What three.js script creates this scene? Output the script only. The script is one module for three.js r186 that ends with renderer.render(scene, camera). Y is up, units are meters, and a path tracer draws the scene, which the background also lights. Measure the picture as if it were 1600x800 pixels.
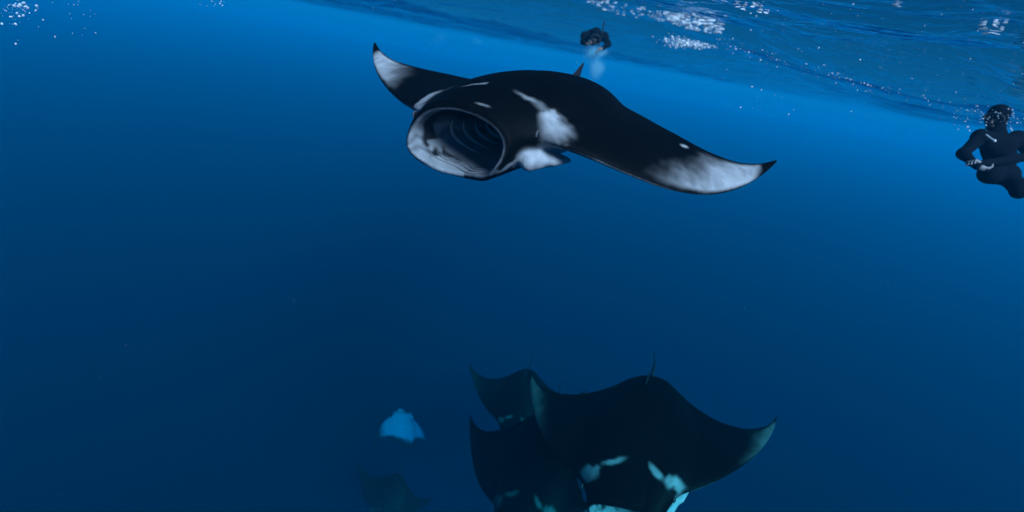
import * as THREE from 'three';
import { mergeGeometries } from 'three/addons/utils/BufferGeometryUtils.js';
import { ImprovedNoise } from 'three/addons/math/ImprovedNoise.js';

// ------------------------------------------------------------------ camera, sky, sun, exposure
const scene = new THREE.Scene();
const renderer = new THREE.WebGLRenderer({ antialias: true });
renderer.toneMapping = THREE.LinearToneMapping;
renderer.toneMappingExposure = 2.0;
renderer.shadowMap.enabled = true;

const camera = new THREE.PerspectiveCamera(53.13, 2, 0.05, 3000);
camera.focus = 3.2; camera.userData.fStop = 1.0;          // focused on the near manta ray
camera.position.set(0, -0.7, 0);                        // some seventy centimetres under the sea surface (y = 0)
{
  const roll = 0.172, dip = 0.374;                       // the photographer holds the housing tilted and looks a little down
  const f = new THREE.Vector3(0, -dip, -Math.sqrt(1 - dip * dip)), r = new THREE.Vector3(1, 0, 0), u = new THREE.Vector3().crossVectors(r, f);
  const a = Math.asin(roll / Math.sqrt(1 - dip * dip));
  camera.up.copy(u).multiplyScalar(Math.cos(a)).addScaledVector(r, -Math.sin(a));
  camera.lookAt(camera.position.clone().add(f));
  camera.updateMatrixWorld(true);
}
{ // a clear deep-blue tropical sky, paler towards the horizon
  const W = 256, H = 128, d = new Float32Array(W * H * 4);
  for (let j = 0; j < H; j++) {
    const y = Math.sin(((j + 0.5) / H - 0.5) * Math.PI), k = Math.pow(1 - Math.max(0, y), 7);
    for (let i = 0; i < W; i++) d.set([0.001 + 0.008 * k, 0.013 + 0.118 * k, 0.042 + 0.145 * k, 1], (j * W + i) * 4);
  }
  const t = new THREE.DataTexture(d, W, H, THREE.RGBAFormat, THREE.FloatType);
  t.mapping = THREE.EquirectangularReflectionMapping; t.needsUpdate = true;
  scene.background = t; scene.environment = t;
}
const sunDir = new THREE.Vector3(0.40, 0.62, 0.69).normalize();
const sun = new THREE.DirectionalLight(0xfff8ee, 5);
sun.position.copy(sunDir).multiplyScalar(60);
sun.castShadow = true; sun.shadow.radius = 40;           // the rippled surface spreads the sun's disc
Object.assign(sun.shadow.camera, { left: -30, right: 30, top: 30, bottom: -30, near: 1, far: 120 });
scene.add(sun, sun.target);

scene.fog = new THREE.FogExp2(new THREE.Color().setRGB(0.001, 0.46, 0.95), 0.0068);   // sea water: scatters blue, swallows red

// ------------------------------------------------------------------ helpers
let seed = 7;
const rnd = () => { seed = (seed * 1664525 + 1013904223) >>> 0; return seed / 4294967296; };
const rr = (a, b) => a + (b - a) * rnd();
const noise = new ImprovedNoise();
const fbm = (x, y, z) => noise.noise(x, y, z) + 0.5 * noise.noise(x * 2.1, y * 2.1, z * 2.1) + 0.25 * noise.noise(x * 4.3, y * 4.3, z * 4.3);
const ss = (x, a, b) => { const t = Math.min(1, Math.max(0, (x - a) / (b - a))); return t * t * (3 - 2 * t); };
const lerp = (a, b, t) => a + (b - a) * t;
const F = 800;                                            // focal length in photograph pixels
const ray = (x, y) => new THREE.Vector3((x - 800) / F, (400 - y) / F, -1);
const at = (x, y, d) => ray(x, y).multiplyScalar(d).applyMatrix4(camera.matrixWorld);
const names = {};
const numbered = (n) => { const k = names[n] = (names[n] ?? -1) + 1; return k ? `${n}_${String(k).padStart(3, '0')}` : n; };
const part = (name, g, m, parent) => { const o = new THREE.Mesh(g, m); o.name = name; o.castShadow = o.receiveShadow = true; parent.add(o); return o; };
function top(o, name, label, category, group, kind) {
  o.name = numbered(name); o.castShadow = o.receiveShadow = true;
  if (label) o.userData.label = label;
  if (category) o.userData.category = category;
  if (group) o.userData.group = group;
  if (kind) o.userData.kind = kind;
  scene.add(o); return o;
}
const rgb = (r, g, b) => new THREE.Color().setRGB(r, g, b);

function spline(xs, ys) {                                 // monotone cubic
  const n = xs.length, h = [], d = [], m = [];
  for (let i = 0; i < n - 1; i++) { h.push(xs[i + 1] - xs[i]); d.push((ys[i + 1] - ys[i]) / h[i]); }
  for (let i = 0; i < n; i++) m.push(i === 0 ? d[0] : i === n - 1 ? d[n - 2] : d[i - 1] * d[i] <= 0 ? 0 : (3 * (h[i - 1] + h[i])) / ((2 * h[i] + h[i - 1]) / d[i - 1] + (h[i] + 2 * h[i - 1]) / d[i]));
  return (x) => {
    x = Math.min(xs[n - 1], Math.max(xs[0], x));
    let i = 0; while (i < n - 2 && x >= xs[i + 1]) i++;
    const t = (x - xs[i]) / h[i], t2 = t * t, t3 = t2 * t;
    return (2 * t3 - 3 * t2 + 1) * ys[i] + (t3 - 2 * t2 + t) * h[i] * m[i] + (-2 * t3 + 3 * t2) * ys[i + 1] + (t3 - t2) * h[i] * m[i + 1];
  };
}
// surface nets over a sampled distance field; returns { pos: [], idx: [] }
function surfaceNets(f, nx, ny, nz, o, h) {
  const pos = [], idx = [], id = new Int32Array(nx * ny * nz).fill(-1), at3 = (i, j, k) => (k * ny + j) * nx + i;
  for (let k = 0; k < nz - 1; k++) for (let j = 0; j < ny - 1; j++) for (let i = 0; i < nx - 1; i++) {
    const b = at3(i, j, k), v = [f[b], f[b + 1], f[b + nx], f[b + nx + 1], f[b + nx * ny], f[b + nx * ny + 1], f[b + nx * ny + nx], f[b + nx * ny + nx + 1]];
    let m = 0; for (let q = 0; q < 8; q++) if (v[q] < 0) m |= 1 << q;
    if (m === 0 || m === 255) continue;
    let x = 0, y = 0, z = 0, n = 0;
    const e = (p, q, ax, c1, c2) => {
      if ((v[p] < 0) === (v[q] < 0)) return;
      const t = v[p] / (v[p] - v[q]); n++;
      if (ax === 0) { x += t; y += c1; z += c2; } else if (ax === 1) { x += c1; y += t; z += c2; } else { x += c1; y += c2; z += t; }
    };
    e(0, 1, 0, 0, 0); e(2, 3, 0, 1, 0); e(4, 5, 0, 0, 1); e(6, 7, 0, 1, 1);
    e(0, 2, 1, 0, 0); e(1, 3, 1, 1, 0); e(4, 6, 1, 0, 1); e(5, 7, 1, 1, 1);
    e(0, 4, 2, 0, 0); e(1, 5, 2, 1, 0); e(2, 6, 2, 0, 1); e(3, 7, 2, 1, 1);
    id[b] = pos.length / 3;
    pos.push(o[0] + (i + x / n) * h[0], o[1] + (j + y / n) * h[1], o[2] + (k + z / n) * h[2]);
  }
  const quad = (a, b, c, d, flip) => { if (a < 0 || b < 0 || c < 0 || d < 0) return; if (flip) idx.push(a, c, b, a, d, c); else idx.push(a, b, c, a, c, d); };
  for (let k = 1; k < nz - 1; k++) for (let j = 1; j < ny - 1; j++) for (let i = 1; i < nx - 1; i++) {
    const b = at3(i, j, k), s = f[b] < 0;
    if (s !== f[b + 1] < 0) quad(id[b - nx - nx * ny], id[b - nx * ny], id[b], id[b - nx], !s);
    if (s !== f[b + nx] < 0) quad(id[b - 1 - nx * ny], id[b - 1], id[b], id[b - nx * ny], !s);
    if (s !== f[b + nx * ny] < 0) quad(id[b - 1 - nx], id[b - nx], id[b], id[b - 1], !s);
  }
  return { pos, idx };
}
const smin = (a, b, k) => { const h = Math.max(k - Math.abs(a - b), 0) / k; return Math.min(a, b) - h * h * k * 0.25; };
const smax = (a, b, k) => -smin(-a, -b, k);
function noiseTexture(n, fn, repeat) {
  const d = new Uint8Array(n * n * 4);
  for (let j = 0; j < n; j++) for (let i = 0; i < n; i++) { const v = Math.max(0, Math.min(255, Math.round(255 * fn(i / n, j / n)))); d.set([v, v, v, 255], (j * n + i) * 4); }
  const t = new THREE.DataTexture(d, n, n); t.wrapS = t.wrapT = THREE.RepeatWrapping; t.magFilter = THREE.LinearFilter; t.minFilter = THREE.LinearMipmapLinearFilter; t.generateMipmaps = true;
  t.repeat.set(repeat, repeat); t.needsUpdate = true; return t;
}
// noise that repeats without a seam: blended over the tile's edge
const tiled = (fn) => (u, v) => { const a = fn(u, v), b = fn(u - 1, v), c = fn(u, v - 1), d = fn(u - 1, v - 1); return lerp(lerp(a, b, u), lerp(c, d, u), v); };

// ------------------------------------------------------------------ the sea: surface, added absorbing layers, bed
const swell = (x, z) => {
  let w = -0.27 * Math.cos(0.45 * (-0.84 * (x - 5.2) - 0.54 * (z + 5.1))) - 0.05 * Math.sin(0.62 * x - 0.38 * z + 0.4);
  let A = 0.085, k = 1.05, q = 0.35;
  for (let o = 0; o < 7; o++) {
    const c = Math.cos(q), s = Math.sin(q), ph = k * (x * c + z * s) + o * 1.7 + 1.6 * Math.sin(k * 0.37 * (z * c - x * s) + o);
    const cr = 1 - Math.abs(Math.sin(ph * 0.5));            // crested above, rounded below
    w += A * (1.6 * cr * cr - 0.6);
    A *= 0.56; k *= 1.72; q += 0.9 + 0.37 * o;
  }
  return w;
};
{
  const N = 560, g = new THREE.PlaneGeometry(1, 1, N, N), p = g.attributes.position, uv = g.attributes.uv;
  const e = (a) => Math.sign(a) * (Math.abs(a) * 13 + Math.pow(Math.abs(a), 5) * 400);
  for (let i = 0; i < p.count; i++) {
    const x = e(p.getX(i) * 2), z = e(p.getY(i) * 2) - 4, far = 1 - ss(Math.hypot(x, z), 25, 120) * 0.8;
    p.setXYZ(i, x, swell(x, z) * far, z); uv.setXY(i, x, z);
  }
  g.computeVertexNormals();
  const bump = noiseTexture(512, tiled((u, v) => 0.5 + 0.3 * fbm(u * 14, v * 9, 3.3)), 0.5);
  const m = new THREE.MeshPhysicalMaterial({ color: rgb(0.39, 0.63, 0.98), roughness: 0, transmission: 1, thickness: 0, ior: 2.333, bumpMap: bump, bumpScale: 0.028, side: THREE.DoubleSide });
  top(new THREE.Mesh(g, m), 'sea_surface', null, null, null, 'structure');
}
{
  const g = new THREE.PlaneGeometry(830, 830, 60, 60).rotateX(-Math.PI / 2), p = g.attributes.position;
  for (let i = 0; i < p.count; i++) p.setY(i, 3 * fbm(p.getX(i) * 0.02, 0, p.getZ(i) * 0.02));
  g.computeVertexNormals();
  const o = top(new THREE.Mesh(g, new THREE.MeshStandardMaterial({ color: rgb(0.2, 0.18, 0.14), roughness: 1 })), 'seabed', null, null, null, 'structure');
  o.position.y = -125;
}
// unseen absorbing boxes added to darken the depths and take red from lower mantas
for (const [name, t, b, c] of [['mid_absorber', -2.1, -15, [0.005, 0.99, 1]], ['deep_absorber', -15.01, -119, [0.0003, 0.28, 0.52]]]) {
  const m = new THREE.MeshPhysicalMaterial({ color: 0xffffff, transparent: true, opacity: 0, roughness: 0, transmission: 1, thickness: 1, attenuationColor: rgb(...c), attenuationDistance: 16 });
  const o = top(new THREE.Mesh(new THREE.BoxGeometry(816, t - b, 816), m), name, null, null, null, 'structure');
  o.position.y = (t + b) / 2; o.castShadow = false;
}

// ------------------------------------------------------------------ manta rays
// A manta is laid out flat (half the wing span = 1; x to its left wing, y up, z forward), meshed from one field, then its wings are bent.
const leadEdge = spline([0, 0.19, 0.3, 0.45, 0.6, 0.75, 0.87, 0.95, 1], [0.36, 0.33, 0.29, 0.215, 0.10, -0.06, -0.23, -0.38, -0.50]);
const trailEdge = spline([0, 0.08, 0.2, 0.35, 0.5, 0.65, 0.8, 0.92, 1], [-0.60, -0.575, -0.50, -0.40, -0.335, -0.315, -0.345, -0.42, -0.50]);
const halfThick = spline([0, 0.15, 0.3, 0.5, 0.75, 0.92, 1], [0.115, 0.095, 0.06, 0.036, 0.02, 0.012, 0.009]);
const bodyRelief = noiseTexture(256, tiled((u, v) => 0.5 + 0.3 * fbm(u * 22, v * 22, 1.7)), 2.2);
const skinMottle = noiseTexture(256, tiled((u, v) => 0.86 + 0.2 * fbm(u * 9, v * 9, 8.1)), 1.4);
skinMottle.colorSpace = THREE.NoColorSpace;
const skin = new THREE.MeshPhysicalMaterial({ vertexColors: true, map: skinMottle, roughness: 0.6, specularIntensity: 0.09, bumpMap: bodyRelief, bumpScale: 0.004 });
const plainSkin = (r, g, b, rough = 0.6) => new THREE.MeshPhysicalMaterial({ color: rgb(r, g, b), roughness: rough, specularIntensity: 0.15 });
const darkSkin = plainSkin(0.012, 0.013, 0.016), paleSkin = plainSkin(0.40, 0.41, 0.42), foldSkin = plainSkin(0.2, 0.205, 0.21), finSkin = plainSkin(0.016, 0.018, 0.022), eyeball = plainSkin(0.01, 0.01, 0.012, 0.15), eyeRim = plainSkin(0.08, 0.082, 0.085, 0.4);

function bender(w) {                                      // w: bend polynomial (3), twist (2), sweep
  const n = 200, X = [0], Y = [0], ph = (i) => { const b = Math.max(0, i / n - 0.12) / 0.88; return w[0] * b + w[1] * b * b + w[2] * b * b * b; };
  for (let i = 1; i <= n * 1.05; i++) { X.push(X[i - 1] + (Math.cos(ph(i)) + Math.cos(ph(i - 1))) / 2 / n); Y.push(Y[i - 1] + (Math.sin(ph(i)) + Math.sin(ph(i - 1))) / 2 / n); }
  return (x, y, z) => {
    const a = Math.abs(x), s = Math.sign(x) || 1, t = Math.min(a * n, n * 1.04), i = Math.floor(t), f = t - i, b = Math.max(0, a - 0.12) / 0.88, p = ph(t);
    const px = lerp(X[i], X[i + 1], f), py = lerp(Y[i], Y[i + 1], f);
    return [s * (px - y * Math.sin(p)), py + y * Math.cos(p) + (w[3] * b + w[4] * b * b) * z, z + w[5] * b * b];
  };
}
const YC = -0.05;                                         // height of the mouth's middle
function mantaField(o) {
  const h = o.cell, hy = h * 0.85, ox = -1.02, oy = -0.26, oz = -0.66, nx = Math.ceil(2.04 / h) + 1, ny = Math.ceil(0.5 / hy) + 1, nz = Math.ceil(1.26 / h) + 1;
  const f = new Float32Array(nx * ny * nz).fill(1);
  for (let i = 0; i < nx; i++) {
    const x = ox + i * h, a = Math.abs(x), tw = (x > 0 ? o.eL : o.eR) * 6.4 * a * a * (1 - Math.min(a, 1));
    const le = leadEdge(a) - tw, te = trailEdge(a), T = halfThick(a), ch = Math.max(le - te, 0.09), over = Math.max(0, a - 0.985) * 40;
    for (let k = 0; k < nz; k++) {
      const z = oz + k * h, q = 4 * (le - z) * (z - te) / (ch * ch) - over, c = Math.min(1, Math.max(0, (z - te) / ch));
      const t2 = T * T * q * lerp(0.5, 1.25, c), reach = a > 0.42 ? 0.11 : 0.4;
      if (a > 0.42 && q < -0.6) continue;
      for (let j = 0; j < ny; j++) {
        const y = oy + j * hy;
        if (Math.abs(y) > reach) continue;
        const g = t2 - y * y; let d = -g / (2 * Math.sqrt(Math.max(1e-6, y * y + T * T)));
        if (a < 0.42) {
          { // trunk
            const X = x / 0.30, Y = (y - 0.005) / 0.142, Z = (z + 0.03) / 0.5, k0 = Math.hypot(X, Y, Z), k1 = Math.hypot(X / 0.30, Y / 0.142, Z / 0.5);
            d = smin(d, k0 * (k0 - 1) / Math.max(k1, 1e-6), 0.07);
          }
          // head: an oval tube, widest at the mouth
          const ax = lerp(0.255, 0.213, ss(z, 0.1, 0.45)), ay = lerp(0.145, 0.132, ss(z, 0.1, 0.42));
          const yl = YC + 0.03 * (1 - ss(z, 0.0, 0.4)), r = Math.hypot(x / ax, (y - yl) / ay), th = Math.atan2((y - YC) / 0.12, a / 0.2);
          const rim = 0.425 + 0.035 * Math.exp(-Math.pow((th + 0.35) / 0.55, 2)) - 0.03 * ss(-th, 1.0, 1.5);
          let hd = (r - 1) * 0.15; hd = smax(hd, z - rim, 0.018); hd = Math.max(hd, -z - 0.05);
          d = smin(d, hd, 0.05);
          { // pale bulge of the gill covers and the lobe under the eye
            const bx = a - 0.245, by = y + 0.088, bz = z - 0.34, ex = 0.065, ez = -0.11, t = Math.min(1, Math.max(0, (bx * ex + bz * ez) / (ex * ex + ez * ez)));
            d = smin(d, Math.hypot(bx - ex * t, by - 0.005 * t, bz - ez * t) - lerp(0.034, 0.016, t), 0.02);
            const fx = a - 0.30, fy = y + 0.082, fz = z - 0.27, s = Math.min(1, Math.max(0, (fx * 0.035 - fz * 0.05) / 0.003725));   // its thin trailing flap
            d = smin(d, Math.hypot(fx - 0.035 * s, (fy - 0.004 * s) * 1.7, fz + 0.05 * s) - lerp(0.03, 0.014, s), 0.02);
          }
          if (o.gape) {
            const kk = ss(z, 0.02, 0.4), bx = lerp(0.1, 0.192, kk), by = lerp(0.05, 0.110, kk) * o.gape, ri = Math.hypot(x / bx, (y - YC) / by);
            let m = (ri - 1) * Math.min(bx, by); m = smax(m, 0.03 - z, 0.03);
            d = smax(d, -m, 0.012);
          }
        }
        f[(k * ny + j) * nx + i] = d;
      }
    }
  }
  return surfaceNets(f, nx, ny, nz, [ox, oy, oz], [h, hy, h]);
}
function mantaColours(o, pos) {
  const col = new Float32Array(pos.length), gape = o.gape || 0;
  const blob = (x, z, cx, cz, rx, rz, turn, soft) => { const c = Math.cos(turn), s = Math.sin(turn), u = ((x - cx) * c + (z - cz) * s) / rx, v = (-(x - cx) * s + (z - cz) * c) / rz; return 1 - ss(Math.hypot(u, v), 1 - soft, 1 + soft); };
  for (let i = 0; i < pos.length; i += 3) {
    const x = pos[i], y = pos[i + 1], z = pos[i + 2], a = Math.abs(x);
    const tw = (x > 0 ? o.eL : o.eR) * 6.4 * a * a * (1 - Math.min(a, 1)), le = leadEdge(a) - tw, te = trailEdge(a), c = (z - te) / Math.max(le - te, 0.03);
    const n1 = fbm(x * 9 + (x > 0 ? 0 : 7), y * 9, z * 9), n2 = fbm(x * 30, y * 30, z * 30);
    const dark = 0.0018 + 0.0008 * n1 + 0.0005 * n2;
    let w = 0;
    const under = ss(-(y + lerp(0.075, 0.002, ss(a, 0.2, 0.36))) + 0.004 * n1, -0.003, 0.006);   // 0 on the back, 1 on the belly
    if (under < 1) {                         // back: white shoulder patches and wing tips
      const j = 0.035 * n1 + 0.012 * n2;
      w = Math.max(w, (o.tips ?? 1) * 0.9 * ss(a + 0.7 * j + 0.12 * (c - 0.5), 0.63, 0.82) * (1 - ss(a + 0.4 * j, 0.905, 0.94)) * ss(c + 0.6 * j, 0.06, 0.22) * (1 - ss(c + j, 0.9, 1.0)) * (0.82 + 0.22 * n1 + 0.16 * n2));
      const near = x > 0, other = !o.scar;
      const s1 = other ? (near ? blob(a + j, z + j, 0.255, 0.272, 0.048, 0.038, 0.2, 0.5) : blob(a + j, z + j, 0.225, 0.285, 0.062, 0.034, -0.1, 0.5)) : near ? blob(a + j, z + j, 0.298, 0.287, 0.044, 0.046, 0.3, 0.62) : blob(a + j, z + 0.6 * j, 0.335, 0.17, 0.03, 0.11, 0.2, 0.4);
      const s2 = other ? 1.6 * (near ? blob(a, z + 0.5 * j, 0.152, 0.225, 0.045, 0.018, 0.78, 0.5) : blob(a, z + 0.5 * j, 0.085, 0.212, 0.065, 0.016, 0.39, 0.5)) : near ? blob(a + 0.5 * j, z + 0.5 * j, 0.172, 0.263, 0.04, 0.011, 0.1, 0.8) : blob(x + 0.5 * j, z + 0.5 * j, -0.04, 0.255, 0.05, 0.01, -0.55, 0.5);
      const s3 = blob(a + j, z + 0.6 * j, 0.232, 0.268, 0.05, 0.016, 0.15, 0.9);
      w = Math.max(w, 0.92 * s1 * (0.8 + 0.3 * n1 + 0.2 * n2), 0.55 * s2, 0.35 * s3) * (o.white ?? 1);
      if (o.scar && x > 0) w = Math.max(w, 0.8 * blob(x, z, 0.615, -0.2, 0.012, 0.02, 0.4, 0.5));
      if (o.scar) w = Math.max(w, 0.5 * blob(x, z, 0.088, 0.405, 0.022, 0.006, -0.2, 0.6));
      w *= 1 - under;
    }
    if (under > 0) {                                      // belly: pale with dark wing margins
      const b = (1 - ss(a + 0.05 * n1, 0.55, 0.85)) * ss(c + 0.05 * n1, 0.1, 0.28) * under;
      const cheek = 1 - ss(z, 0.26, 0.33) * (1 - 0.9 * ss(n1, 0.05, 0.3));          // dark blotched throat behind the mouth
      w = Math.max(w, b * (o.belly ?? 0.8) * cheek);
    }
    { const bx = a - 0.245, bz = z - 0.34, t = Math.min(1, Math.max(0, (bx * 0.065 - bz * 0.11) / 0.016325)), d = Math.hypot(bx - 0.065 * t, y + 0.088 - 0.005 * t, bz + 0.11 * t), fs = Math.min(1, Math.max(0, ((a - 0.3) * 0.035 - (z - 0.27) * 0.05) / 0.003725)), df = Math.hypot(a - 0.3 - 0.035 * fs, (y + 0.082 - 0.004 * fs) * 1.7, z - 0.27 + 0.05 * fs);
      if (df < 0.045) w = Math.max(w, (1 - ss(df + 0.006 * n1, 0.03, 0.045)) * (0.7 + 0.3 * n1 + 0.2 * n2) * ss(-y, 0.03, 0.055));
      if (d < 0.075) w = Math.max(w, (1 - ss(d + 0.012 * n1, 0.04, 0.07)) * (0.8 + 0.3 * n1 + 0.2 * n2) * ss(-y, 0.02, 0.06)); }
    let R = lerp(dark, 0.46, w), G = lerp(dark * 1.08, 0.47, w), B = lerp(dark * 1.2, 0.485, w);
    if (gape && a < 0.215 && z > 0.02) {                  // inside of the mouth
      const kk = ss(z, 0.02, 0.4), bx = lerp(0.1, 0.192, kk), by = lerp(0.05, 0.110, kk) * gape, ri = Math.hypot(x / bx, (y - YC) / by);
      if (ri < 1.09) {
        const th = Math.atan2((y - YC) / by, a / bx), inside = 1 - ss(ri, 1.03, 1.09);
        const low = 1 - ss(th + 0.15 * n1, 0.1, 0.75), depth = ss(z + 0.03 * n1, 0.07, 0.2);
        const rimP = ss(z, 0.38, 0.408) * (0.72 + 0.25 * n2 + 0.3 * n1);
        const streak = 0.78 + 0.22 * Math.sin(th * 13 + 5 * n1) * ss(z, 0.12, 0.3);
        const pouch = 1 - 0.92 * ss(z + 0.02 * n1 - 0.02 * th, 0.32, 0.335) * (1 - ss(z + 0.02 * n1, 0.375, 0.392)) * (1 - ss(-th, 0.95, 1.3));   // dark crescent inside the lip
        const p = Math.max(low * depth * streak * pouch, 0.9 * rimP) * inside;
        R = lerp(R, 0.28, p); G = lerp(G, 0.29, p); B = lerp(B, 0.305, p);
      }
    }
    col[i] = Math.max(0.001, R); col[i + 1] = Math.max(0.001, G); col[i + 2] = Math.max(0.001, B);
  }
  return col;
}
function fanTube(points, radii, seg = 8, flat = 1) {      // a tapering tube through points, flattened across x by flat
  const pos = [], idx = [], n = points.length;
  for (let i = 0; i < n; i++) {
    const t = new THREE.Vector3().subVectors(points[Math.min(n - 1, i + 1)], points[Math.max(0, i - 1)]).normalize(), ref = Math.abs(t.x) > 0.9 ? new THREE.Vector3(0, 1, 0) : new THREE.Vector3(1, 0, 0), v = new THREE.Vector3().crossVectors(t, ref).normalize(), u = new THREE.Vector3().crossVectors(v, t);
    for (let k = 0; k < seg; k++) { const a = (k / seg) * Math.PI * 2, q = points[i].clone().addScaledVector(u, Math.cos(a) * radii[i] * flat).addScaledVector(v, Math.sin(a) * radii[i]); pos.push(q.x, q.y, q.z); }
  }
  for (let i = 0; i < n - 1; i++) for (let k = 0; k < seg; k++) { const a = i * seg + k, b = i * seg + (k + 1) % seg; idx.push(a, b, a + seg, b, b + seg, a + seg); }
  for (const [b, dir] of [[0, 1], [(n - 1) * seg, -1]]) for (let k = 1; k < seg - 1; k++) idx.push(b, b + (dir > 0 ? k + 1 : k), b + (dir > 0 ? k : k + 1));
  const g = new THREE.BufferGeometry(); g.setAttribute('position', new THREE.Float32BufferAttribute(pos, 3)); g.setIndex(idx); g.computeVertexNormals(); return g;
}
function manta(label, o) {
  const S = o.size, g0 = new THREE.Group(), bR = bender(o.right), bL = bender(o.left);   // right: the wing towards -x
  const bend = (x, y, z) => (x > 0 ? bL : bR)(x, y, z).map((v) => v * S);
  const { pos, idx } = mantaField(o), g = new THREE.BufferGeometry();
  g.setIndex(idx); g.setAttribute('position', new THREE.Float32BufferAttribute(pos, 3)); g.computeVertexNormals();
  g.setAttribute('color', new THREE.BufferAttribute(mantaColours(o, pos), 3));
  const uv = new Float32Array(pos.length / 3 * 2), q = g.attributes.position;
  for (let i = 0; i < q.count; i++) { uv[2 * i] = pos[3 * i] * S; uv[2 * i + 1] = pos[3 * i + 2] * S; q.setXYZ(i, ...bend(pos[3 * i], pos[3 * i + 1], pos[3 * i + 2])); }
  g.setAttribute('uv', new THREE.BufferAttribute(uv, 2)); g.computeVertexNormals();
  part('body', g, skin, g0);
  const V = (x, y, z) => new THREE.Vector3(...bend(x, y, z));
  { // dorsal fin: a thin swept triangle with a rounded front
    const pts = [], rad = [];
    for (let i = 0; i <= 8; i++) { const t = i / 8; pts.push(new THREE.Vector3(0, (0.06 + 0.1 * (o.fin ?? 1) * t) * S, (-0.44 - 0.085 * t - 0.02 * t * t) * S)); rad.push(S * lerp(0.062, 0.006, Math.pow(t, 0.8))); }
    part('dorsal_fin', fanTube(pts, rad, 12, 0.16), finSkin, g0);
  }
  { // whip tail
    const pts = [], rad = [], L = o.tail ?? 0.75;
    for (let i = 0; i <= 24; i++) { const t = i / 24; pts.push(new THREE.Vector3(0.02 * Math.sin(t * 4) * t * S, ((o.tailY ?? 0.02) + (o.tailLift ?? 0) * t) * S, (-0.53 - L * t) * S)); rad.push(S * lerp(0.016, 0.002, Math.pow(t, 0.6))); }
    part('tail', fanTube(pts, rad, 8), darkSkin, g0);
  }
  for (const s of [-1, 1]) {
    const e = part('eye', new THREE.SphereGeometry(0.013 * S, 16, 12), eyeball, g0); e.position.copy(V(s * 0.256, 0.006, 0.336));
    const r = new THREE.Mesh(new THREE.TorusGeometry(0.012 * S, 0.0035 * S, 8, 20), eyeRim); r.name = 'eyelid'; r.rotation.y = Math.PI / 2; r.position.x = s * 0.004 * S; e.add(r);
  }
  if (o.gape && o.detail) {
    for (const s of [-1, 1]) for (let k = 0; k < 4; k++) { // gill arches standing in the throat
      const z = 0.27 - 0.05 * k + 0.01 * s, kk = ss(z, 0.02, 0.4), bx = lerp(0.1, 0.192, kk), by = lerp(0.05, 0.110, kk) * o.gape, pts = [], rad = [];
      for (let i = 0; i <= 14; i++) { const th = lerp(-1.4, 0.5 - 0.3 * k * (s > 0 ? 1 : 0.3), i / 14); pts.push(V(s * Math.cos(th) * bx * (0.94 - 0.12 * k / 5), YC + Math.sin(th) * by * 0.94, z + (0.06 + 0.02 * s) * Math.sin(th))); rad.push(S * 0.0085 * Math.sin(Math.PI * (0.08 + 0.84 * i / 14))); }
      part('gill_arch', fanTube(pts, rad, 6), paleSkin, g0);
    }
    for (const [z, w] of [[0.375, 1], [0.35, 0.9], [0.33, 0.75]]) { // folds of skin across the floor of the mouth
      const kk = ss(z, 0.02, 0.4), bx = lerp(0.1, 0.192, kk), by = lerp(0.05, 0.110, kk) * o.gape, pts = [], rad = [];
      for (let i = 0; i <= 18; i++) { const th = lerp(-Math.PI / 2 - 1.1 * w, -Math.PI / 2 + 1.1 * w, i / 18); pts.push(V(Math.cos(th) * bx * 0.985, YC + Math.sin(th) * by * 0.985, z + 0.012 * Math.sin(i * 0.8))); rad.push(S * 0.0034 * Math.sin(Math.PI * (0.06 + 0.88 * i / 18))); }
      part('mouth_fold', fanTube(pts, rad, 6), foldSkin, g0);
    }
  }
  // pose: columns of the turn are the manta's left, up and forward in the camera's axes
  const M = new THREE.Matrix4().makeBasis(...o.axes.map((v) => new THREE.Vector3(...v))); M.setPosition(...o.place);
  M.premultiply(camera.matrixWorld); M.decompose(g0.position, g0.quaternion, g0.scale);
  top(g0, 'manta_ray', label, 'manta ray', 'manta rays feeding in the blue water');
  return g0;
}
const axesOf = (left, fwd) => { // left and forward, made square
  const l = new THREE.Vector3(...left).normalize(), f = new THREE.Vector3(...fwd); f.addScaledVector(l, -f.dot(l)).normalize();
  const u = new THREE.Vector3().crossVectors(f, l); return [l.toArray(), u.toArray(), f.toArray()];
};
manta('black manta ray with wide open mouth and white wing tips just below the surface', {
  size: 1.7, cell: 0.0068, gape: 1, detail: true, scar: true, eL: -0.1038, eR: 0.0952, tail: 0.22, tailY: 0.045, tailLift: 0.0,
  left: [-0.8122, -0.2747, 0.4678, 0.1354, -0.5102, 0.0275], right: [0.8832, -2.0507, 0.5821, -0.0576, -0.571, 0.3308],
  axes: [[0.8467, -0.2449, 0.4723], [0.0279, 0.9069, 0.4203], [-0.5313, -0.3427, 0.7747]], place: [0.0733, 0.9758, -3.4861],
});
manta('manta ray seen from above with pale shoulder patches, swimming over the deep blue', {
  size: 1.4, cell: 0.011, gape: 0.9, eL: 0, eR: 0, tail: 0.3, fin: 0.4, tips: 0.35, white: 0.75,
  left: [-1.0933, 0.1445, -0.23, 0.8508, -0.4647, -0.4616], right: [-0.2394, 0.0633, -0.4262, 0.0616, -0.2293, -0.1588],
  axes: [[0.908, -0.0097, 0.4189], [-0.2241, 0.8335, 0.5051], [-0.354, -0.5525, 0.7546]], place: [1.5461, -2.3657, -6.3403].map((v) => v * 0.7),
});
const spot = (x, y, d) => ray(x, y).multiplyScalar(d).toArray();
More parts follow.
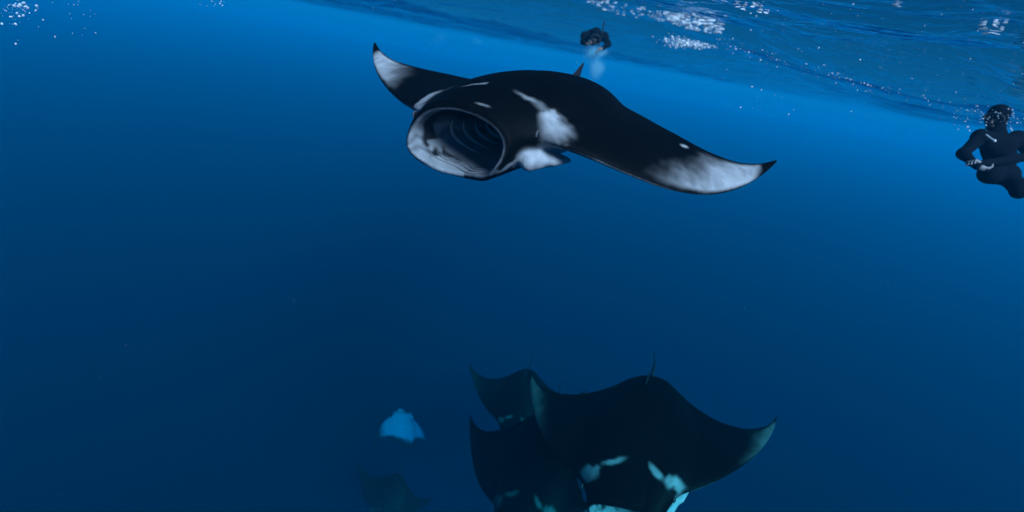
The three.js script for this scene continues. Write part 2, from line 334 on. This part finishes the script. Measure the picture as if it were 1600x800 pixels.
manta('dim manta ray with a faint pale mouth, half hidden behind the pale-shouldered ray', {
  size: 1.18, cell: 0.014, gape: 0.85, eL: 0, eR: 0, tail: 0.3, fin: 0.5, white: 0.3, tips: 0.1, left: [-0.5, 0.1, 0, 0, -0.2, 0], right: [-0.1, 0.2, 0.1, 0, -0.2, 0],
  axes: axesOf([0.9, -0.1, 0.35], [-0.2, -0.88, 0.42]), place: spot(812, 634, 9.4),
});
manta('dark manta ray tucked in beneath the wing of the pale-shouldered ray', {
  size: 1.45, cell: 0.014, gape: 0, eL: 0, eR: 0, tail: 0.3, fin: 0.5, tips: 0.02, white: 0.2, left: [0.2, 0.2, 0, 0, -0.2, 0], right: [-0.75, 0.15, 0.2, 0, -0.2, 0],
  axes: axesOf([0.84, 0.02, 0.5], [-0.3, -0.75, 0.6]), place: spot(836, 742, 6.1),
});
manta('faint dark manta ray fading into the haze, apart from the group', {
  size: 1.3, cell: 0.016, gape: 0, eL: 0, eR: 0, tail: 0.3, fin: 0.5, tips: 0, white: 0.1, left: [-0.2, 0.2, 0, 0, -0.2, 0], right: [-0.1, 0.2, 0, 0, -0.2, 0],
  axes: axesOf([0.9, -0.26, 0.25], [-0.35, -0.85, 0.4]), place: spot(606, 782, 15),
});
manta('distant manta ray rolled over, showing its pale blue belly', {
  size: 2.1, cell: 0.016, gape: 0, eL: 0, eR: 0, tail: 0.3, belly: 1.0, left: [0.3, 0.3, 0, 0, -0.2, 0], right: [-0.2, 0.3, 0, 0, -0.2, 0],
  axes: axesOf([0.62, -0.28, -0.72], [-0.35, 0.72, -0.6]), place: spot(630, 668, 27),
});

// ------------------------------------------------------------------ swimmers
function bones(list, cell, k) {                           // one skin over tapered bones [a, b, ra, rb]
  const lo = [1e9, 1e9, 1e9], hi = [-1e9, -1e9, -1e9];
  for (const [a, b, ra, rb] of list) for (let c = 0; c < 3; c++) { const A = a.getComponent(c), B = b.getComponent(c), m = Math.max(ra, rb) + cell * 3; lo[c] = Math.min(lo[c], A - m, B - m); hi[c] = Math.max(hi[c], A + m, B + m); }
  const n = lo.map((v, c) => Math.ceil((hi[c] - v) / cell) + 1), f = new Float32Array(n[0] * n[1] * n[2]);
  const L = list.map(([a, b, ra, rb, fl]) => { const d = b.clone().sub(a); return [a.x, a.y, a.z, d.x, d.y, d.z, Math.max(1e-9, d.lengthSq()), ra, rb, fl]; });
  let o = 0;
  for (let z = 0; z < n[2]; z++) for (let y = 0; y < n[1]; y++) for (let x = 0; x < n[0]; x++) {
    const X = lo[0] + x * cell, Y = lo[1] + y * cell, Z = lo[2] + z * cell; let d = 1;
    for (const [ax, ay, az, dx, dy, dz, l2, ra, rb] of L) {
      const px = X - ax, py = Y - ay, pz = Z - az, t = Math.min(1, Math.max(0, (px * dx + py * dy + pz * dz) / l2));
      d = smin(d, Math.hypot(px - dx * t, py - dy * t, pz - dz * t) - lerp(ra, rb, t), k);
    }
    f[o++] = d;
  }
  const { pos, idx } = surfaceNets(f, ...n, lo, [cell, cell, cell]), g = new THREE.BufferGeometry();
  g.setIndex(idx); g.setAttribute('position', new THREE.Float32BufferAttribute(pos, 3));
  const uv = new Float32Array(pos.length / 3 * 2); for (let i = 0; i < pos.length / 3; i++) { uv[2 * i] = pos[3 * i] + pos[3 * i + 2] * 0.6; uv[2 * i + 1] = pos[3 * i + 1]; }
  g.setAttribute('uv', new THREE.BufferAttribute(uv, 2)); g.computeVertexNormals(); return g;
}
function hand(wrist, dir, palmNormal, size, curl) {       // palm, four unequal fingers and a thumb, as bones
  const out = [], d = dir.clone().normalize(), nn = palmNormal.clone().addScaledVector(d, -palmNormal.dot(d)).normalize(), s = new THREE.Vector3().crossVectors(d, nn), P = (a, b, c) => wrist.clone().addScaledVector(d, a * size).addScaledVector(s, b * size).addScaledVector(nn, c * size);
  out.push([P(0, 0, 0), P(0.045, 0, 0), 0.026 * size, 0.03 * size]);
  for (const b of [-0.024, -0.008, 0.008, 0.024]) out.push([P(0.03, b * 0.8, 0), P(0.085, b, 0), 0.016 * size, 0.012 * size]);
  [[-0.03, 0.06], [-0.01, 0.075], [0.01, 0.07], [0.03, 0.055]].forEach(([b, l], i) => {
    const a1 = curl * (0.5 + 0.1 * i), a2 = a1 + curl * 0.8, q = P(0.085 + l * 0.55 * Math.cos(a1), b * 1.1, l * 0.55 * Math.sin(a1)), q2 = q.clone().addScaledVector(d, l * 0.5 * Math.cos(a2) * size).addScaledVector(nn, l * 0.5 * Math.sin(a2) * size);
    out.push([P(0.085, b * 0.95, 0), q, 0.0105 * size, 0.0095 * size], [q, q2, 0.0095 * size, 0.008 * size]);
  });
  out.push([P(0.02, -0.028, 0), P(0.055, -0.055, 0.02), 0.015 * size, 0.0115 * size], [P(0.055, -0.055, 0.02), P(0.085, -0.06, 0.035), 0.0115 * size, 0.009 * size]);
  return out;
}
const neoprene = new THREE.MeshPhysicalMaterial({ specularIntensity: 0.1, color: rgb(0.004, 0.006, 0.010), roughness: 1, bumpMap: bodyRelief, bumpScale: 0.004 });
const glove = new THREE.MeshStandardMaterial({ color: rgb(0.24, 0.24, 0.24), roughness: 0.7 });
const skinTone = new THREE.MeshStandardMaterial({ color: rgb(0.2, 0.13, 0.1), roughness: 0.7 });
const rubber = new THREE.MeshStandardMaterial({ color: rgb(0.015, 0.017, 0.02), roughness: 0.5 });
const maskGlass = new THREE.MeshPhysicalMaterial({ color: rgb(0.25, 0.3, 0.35), roughness: 0.02, transmission: 1, thickness: 0, ior: 1.5 });
const steel = new THREE.MeshStandardMaterial({ color: rgb(0.7, 0.72, 0.74), roughness: 0.25, metalness: 0.9 });
const orange = new THREE.MeshStandardMaterial({ color: rgb(0.5, 0.08, 0.03), roughness: 0.6 });

function faceParts(g, head, fwd, up, r, snorkel) {                 // diving mask and face opening on a hooded head
  const side = new THREE.Vector3().crossVectors(up, fwd).normalize(), B = new THREE.Matrix4().makeBasis(side, up, fwd), put = (o, a, b, c) => { o.quaternion.setFromRotationMatrix(B); o.position.copy(head).addScaledVector(side, a * r).addScaledVector(up, b * r).addScaledVector(fwd, c * r); return o; };
  const face = bones([[new THREE.Vector3(0, 0.02, 0.0), new THREE.Vector3(0, -0.06, 0.012), 0.062, 0.048], [new THREE.Vector3(0, 0.0, 0.055), new THREE.Vector3(0, -0.028, 0.075), 0.012, 0.016], [new THREE.Vector3(-0.022, -0.058, 0.05), new THREE.Vector3(0.022, -0.058, 0.05), 0.009, 0.009], [new THREE.Vector3(-0.03, 0.0, 0.04), new THREE.Vector3(-0.026, 0.0, 0.046), 0.017, 0.013], [new THREE.Vector3(0.03, 0.0, 0.04), new THREE.Vector3(0.026, 0.0, 0.046), 0.017, 0.013]], 0.006, 0.012);
  put(part('face', face, skinTone, g), 0, -0.1, 0.45);
  const fr = new THREE.Shape(); fr.absellipse(0, 0, 0.085, 0.05, 0, Math.PI * 2); const ho = new THREE.Path(); ho.absellipse(0, 0, 0.07, 0.037, 0, Math.PI * 2); fr.holes.push(ho);
  const mk = put(part('diving_mask', new THREE.ExtrudeGeometry(fr, { depth: 0.03, bevelEnabled: true, bevelSize: 0.006, bevelThickness: 0.006, bevelSegments: 2, curveSegments: 20 }), rubber, g), 0, 0.12, 0.9);
  const ps = new THREE.Shape(); ps.absellipse(0, 0, 0.071, 0.038, 0, Math.PI * 2); const pane = new THREE.Mesh(new THREE.ShapeGeometry(ps, 20), maskGlass); pane.name = 'pane'; pane.position.z = 0.026; mk.add(pane);
  if (!snorkel) return;
  const sn = [[0.045, -0.09, 0.08], [0.085, -0.1, 0.07], [0.105, -0.03, 0.04], [0.105, 0.12, 0.01], [0.1, 0.28, -0.03]].map((p) => new THREE.Vector3(...p));
  put(part('snorkel', new THREE.TubeGeometry(new THREE.CatmullRomCurve3(sn), 24, 0.012, 8), rubber, g), 0, 0, 0.35);
}
function swimmer(label, J, face, up, extra) {
  // J: joints in photograph pixels and metres of depth
  const g = new THREE.Group(), root = at(...J.pelvis), W = (k) => at(...J[k]).sub(root), b = [];
  g.position.copy(root);
  const ch = W('chest'), pe = new THREE.Vector3(), nk = W('neck'), hd = W('head');
  const sl = W('shoulderL'), sr = W('shoulderR'), hl = W('hipL'), hr = W('hipR');
  b.push([pe, ch, 0.118, 0.13], [ch, nk, 0.125, 0.08], [sl, ch, 0.08, 0.12], [sr, ch, 0.08, 0.12], [nk, hd, 0.062, 0.07], [hd, hd.clone().addScaledVector(up, 0.05), 0.095, 0.1], [hl, pe, 0.10, 0.115], [hr, pe, 0.10, 0.115]);
  for (const s of ['L', 'R']) {
    b.push([W('shoulder' + s), W('elbow' + s), 0.068, 0.05], [W('elbow' + s), W('wrist' + s), 0.052, 0.033]);
    b.push([W('hip' + s), W('knee' + s), 0.1, 0.066], [W('knee' + s), W('ankle' + s), 0.066, 0.042]);
    const kn = W('knee' + s), an = W('ankle' + s), fd = an.clone().sub(kn).normalize();
    b.push([an, an.clone().addScaledVector(fd, 0.16).addScaledVector(face, 0.05), 0.045, 0.03]);
    if (extra.fins) {
      const bl = part('swim_fin', new THREE.BoxGeometry(0.2, 0.6, 0.02, 8, 10, 1), rubber, g), p = bl.geometry.attributes.position;
      for (let i = 0; i < p.count; i++) { const t = p.getY(i) / 0.6 + 0.5; p.setX(i, p.getX(i) * lerp(0.5, 1.05, t)); p.setZ(i, p.getZ(i) * lerp(1.8, 0.4, t) + 0.05 * t * t); }
      bl.geometry.computeVertexNormals(); bl.quaternion.setFromUnitVectors(new THREE.Vector3(0, 1, 0), fd); bl.position.copy(an).addScaledVector(fd, 0.38);
    }
  }
  part('body', bones(b, 0.016, 0.05), neoprene, g);
  const toward = at(800, 400, 0.01).sub(at(...J.chest)).normalize();
  for (const s of ['L', 'R']) { const w = W('wrist' + s); part(extra.gloved ? 'glove' : 'hand', bones(hand(w, W('hand' + s).sub(w), s === 'L' ? up.clone().multiplyScalar(-1).add(toward) : toward.clone().multiplyScalar(-0.6).add(up), extra.handSize ?? 1.12, extra.curl ?? 1.0), 0.006, 0.008), extra.gloved ? glove : skinTone, g); }
  faceParts(g, hd, face, up, 0.105, extra.snorkel);
  if (extra.more) extra.more(g, W);
  top(g, 'person', label, 'person');
  return g;
}
const upW = new THREE.Vector3(0, 1, 0);
swimmer('person in dark wetsuit floating upright, pale hands held together in front of the belly', {
  head: [1557, 185, 5.5], neck: [1556, 204, 5.5], chest: [1560, 232, 5.52], pelvis: [1560, 268, 5.55], shoulderL: [1589, 216, 5.6], shoulderR: [1532, 214, 5.45],
  elbowL: [1612, 244, 5.55], wristL: [1530, 256, 5.22], handL: [1512, 247, 5.18], elbowR: [1505, 240, 5.3], wristR: [1527, 261, 5.2], handR: [1550, 266, 5.18],
  hipL: [1574, 272, 5.6], hipR: [1547, 271, 5.5], kneeL: [1592, 299, 5.3], ankleL: [1632, 272, 5.5], kneeR: [1545, 277, 5.95], ankleR: [1552, 268, 6.35],
}, new THREE.Vector3(-0.75, -0.15, 0.65).normalize(), upW, {
  gloved: true, handSize: 1.0, curl: 0.9,
  more: (g, W) => {
    const a = at(1540, 210, 5.32), b = at(1554, 220, 5.35), r = g.position, pts = [a, a.clone().lerp(b, 0.5).add(new THREE.Vector3(-0.02, 0.0, 0.02)), b].map((p) => p.clone().sub(r));
    const st = part('strap', new THREE.TubeGeometry(new THREE.CatmullRomCurve3(pts), 12, 0.009, 8), new THREE.MeshStandardMaterial({ color: rgb(0.25, 0.28, 0.32), roughness: 0.5 }), g);
    const bk = new THREE.Mesh(new THREE.SphereGeometry(0.014, 12, 8), new THREE.MeshStandardMaterial({ color: rgb(0.85, 0.86, 0.88), roughness: 0.3 })); bk.name = 'buckle'; bk.position.copy(pts[2]); st.add(bk);
  },
});
swimmer('person in dark wetsuit swimming flat at the surface behind the large manta ray', {
  head: [930, 56.2, 9.3], neck: [929.1, 57.1, 9.45], chest: [927.4, 58, 9.7], pelvis: [925.6, 56.2, 10.15], shoulderL: [944.1, 57.1, 9.5], shoulderR: [914.2, 56.2, 9.55],
  elbowL: [950.2, 68.6, 9.4], wristL: [940.6, 76.5, 9.25], handL: [932.6, 77.4, 9.2], elbowR: [911.5, 65, 9.5], wristR: [915.9, 69.4, 9.35], handR: [923, 67.7, 9.3],
  hipL: [930, 57.1, 10.25], hipR: [921.2, 57.1, 10.25], kneeL: [928.2, 58, 10.7], ankleL: [929.1, 56.2, 11.1], kneeR: [919.4, 56.2, 10.7], ankleR: [918.6, 58, 11.1],
}, new THREE.Vector3(0, -0.35, 0.93).normalize(), new THREE.Vector3(0, 0.93, 0.35), { fins: true, handSize: 1.1, snorkel: true });

// ------------------------------------------------------------------ sun glints modelled as white flecks, bubbles, drifting specks
const surfaceAt = (x, y) => {                             // where a photograph pixel's ray meets the sea surface
  const d = ray(x, y).transformDirection(camera.matrixWorld); let t = 0.5;
  for (; t < 60; t += 0.03) if (camera.position.y + d.y * t > swell(camera.position.x + d.x * t, d.z * t)) break;
  return camera.position.clone().addScaledVector(d, t);
};
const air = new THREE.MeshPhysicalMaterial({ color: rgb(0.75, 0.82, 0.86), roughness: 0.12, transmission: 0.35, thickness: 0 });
const glintWhite = new THREE.MeshPhysicalMaterial({ color: rgb(0.85, 0.88, 0.9), roughness: 1, transmission: 0.45, thickness: 0 });  // white body colour that stands for the brightness of sun glints
const tintedAir = new THREE.MeshPhysicalMaterial({ color: rgb(0.22, 0.68, 0.85), roughness: 0.4, transmission: 0.3, thickness: 0 });   // microbubbles, with the cyan of light through water painted into their colour
const ball = new THREE.IcosahedronGeometry(1, 2), M4 = new THREE.Matrix4(), Q = new THREE.Quaternion();
function bubbles(label, list, m = air) {                           // list of [position, radius]
  const o = new THREE.InstancedMesh(ball, m, list.length);
  list.forEach(([p, r], i) => { Q.setFromEuler(new THREE.Euler(rnd() * 6, rnd() * 6, rnd() * 6)); o.setMatrixAt(i, M4.compose(p, Q, new THREE.Vector3(r * rr(0.8, 1.25), r * rr(0.55, 0.9), r * rr(0.8, 1.25)))); });
  return top(o, 'air_bubbles', label, 'bubbles', 'drifting air bubbles', 'stuff');
}
function sun_glints(label, x, y, w, hgt, n, size) {             // sun glints modelled as white flecks under the surface round a pixel
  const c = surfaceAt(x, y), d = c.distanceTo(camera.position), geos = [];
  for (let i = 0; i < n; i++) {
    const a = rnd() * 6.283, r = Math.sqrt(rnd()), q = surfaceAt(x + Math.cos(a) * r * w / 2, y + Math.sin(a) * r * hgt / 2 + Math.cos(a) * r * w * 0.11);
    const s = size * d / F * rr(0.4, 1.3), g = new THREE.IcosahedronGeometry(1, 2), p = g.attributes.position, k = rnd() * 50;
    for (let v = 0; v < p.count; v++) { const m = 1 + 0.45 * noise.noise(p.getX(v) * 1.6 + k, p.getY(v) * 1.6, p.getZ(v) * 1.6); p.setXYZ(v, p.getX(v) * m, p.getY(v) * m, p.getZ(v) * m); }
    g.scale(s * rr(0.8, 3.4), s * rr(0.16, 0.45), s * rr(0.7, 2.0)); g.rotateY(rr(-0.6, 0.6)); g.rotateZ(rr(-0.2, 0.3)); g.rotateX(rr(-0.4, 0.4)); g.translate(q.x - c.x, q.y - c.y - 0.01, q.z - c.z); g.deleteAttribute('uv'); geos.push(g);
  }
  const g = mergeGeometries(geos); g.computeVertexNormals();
  const o = new THREE.Mesh(g, glintWhite); o.position.copy(c);
  return top(o, 'modelled_glint', label, 'sun_glints', 'sun glints modelled on the underside of the sea surface');
}
const cloudOf = (n, x0, x1, y0, y1, d0, d1, r0, r1, bias = 1) => Array.from({ length: n }, () => { const d = rr(d0, d1); return [at(rr(x0, x1), lerp(y0, y1, Math.pow(rnd(), bias)), d), lerp(r0, r1, Math.pow(rnd(), 3)) * d / F]; });
sun_glints('broad raft of sun glints modelled as white flecks under the surface beyond the large manta ray', 1085, 34, 96, 26, 120, 1.8);
sun_glints('thin broken streak of modelled sun glints trailing from the broad glint raft', 1000, 20, 170, 20, 80, 1.1);
sun_glints('pair of sun glints modelled as white flecks near the swimmer in the tilted surface', 1550, 42, 40, 20, 9, 1.7);
sun_glints('long torn scrap of modelled sun glints above the broad glint raft', 1175, 10, 54, 16, 20, 1.5);
sun_glints('single round sun glint modelled as a fleck high in the rippled surface', 1401, 4, 8, 4, 4, 2.0);
const gauss = () => (rnd() + rnd() + rnd() + rnd() - 2) / 1.15;
const puff = (n, x, y, w, h, tilt, d0, d1, r0, r1) => Array.from({ length: n }, () => { const a = gauss(), d = rr(d0, d1); return [at(x + a * w, y + gauss() * h * (1.15 - 0.5 * a) * 0.7 + a * w * tilt, d), lerp(r0, r1, Math.pow(rnd(), 4)) * d / F]; });
bubbles('white bubble cloud standing in for sun glints under the broad glint raft', puff(420, 1073, 67, 36, 9, 0.16, 6.5, 7.4, 0.5, 2.4));  // glitter of the sun in the surface, modelled as white bubbles
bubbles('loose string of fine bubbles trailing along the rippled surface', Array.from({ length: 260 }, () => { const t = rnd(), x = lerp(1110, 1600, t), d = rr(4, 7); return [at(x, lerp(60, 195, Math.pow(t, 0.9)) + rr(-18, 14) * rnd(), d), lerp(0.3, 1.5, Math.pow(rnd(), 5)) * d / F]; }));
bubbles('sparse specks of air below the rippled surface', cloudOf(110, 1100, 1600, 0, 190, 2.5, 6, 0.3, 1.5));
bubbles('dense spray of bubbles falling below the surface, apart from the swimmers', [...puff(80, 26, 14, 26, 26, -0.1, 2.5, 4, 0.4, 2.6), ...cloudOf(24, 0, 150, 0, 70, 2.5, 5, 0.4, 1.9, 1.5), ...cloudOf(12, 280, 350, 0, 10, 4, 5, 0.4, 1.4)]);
bubbles('pale plume of tiny bubbles beneath the flat swimmer', [...puff(5600, 930, 82, 16, 11, 0, 9.0, 10.2, 0.14, 0.42), ...puff(4200, 932, 106, 11, 20, 0, 9.0, 10.2, 0.14, 0.4), ...cloudOf(16, 898, 950, 60, 135, 7.4, 8.5, 0.3, 0.8)], tintedAir);
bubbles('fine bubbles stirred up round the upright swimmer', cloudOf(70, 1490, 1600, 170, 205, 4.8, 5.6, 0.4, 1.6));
bubbles('faint wisps of bubbles above the back of the large manta ray', [...puff(200, 686, 60, 14, 12, -0.4, 9, 10, 0.1, 0.3), ...puff(140, 745, 64, 10, 8, 0.2, 9, 10, 0.1, 0.3), ...cloudOf(40, 570, 800, 0, 30, 6, 9, 0.2, 0.7)], tintedAir);
{
  const list = cloudOf(60, 0, 1600, 0, 800, 1.2, 7, 0.12, 0.5), o = new THREE.InstancedMesh(new THREE.IcosahedronGeometry(1, 1), new THREE.MeshStandardMaterial({ color: rgb(0.45, 0.42, 0.36), roughness: 1 }), list.length);
  list.forEach(([p, r], i) => o.setMatrixAt(i, M4.compose(p, Q.setFromEuler(new THREE.Euler(rnd() * 6, rnd() * 6, 0)), new THREE.Vector3(r, r * rr(0.4, 1), r * rr(0.5, 1)))));
  top(o, 'plankton', 'tiny plankton specks drifting through the open water', 'plankton', null, 'stuff');
}
renderer.render(scene, camera);
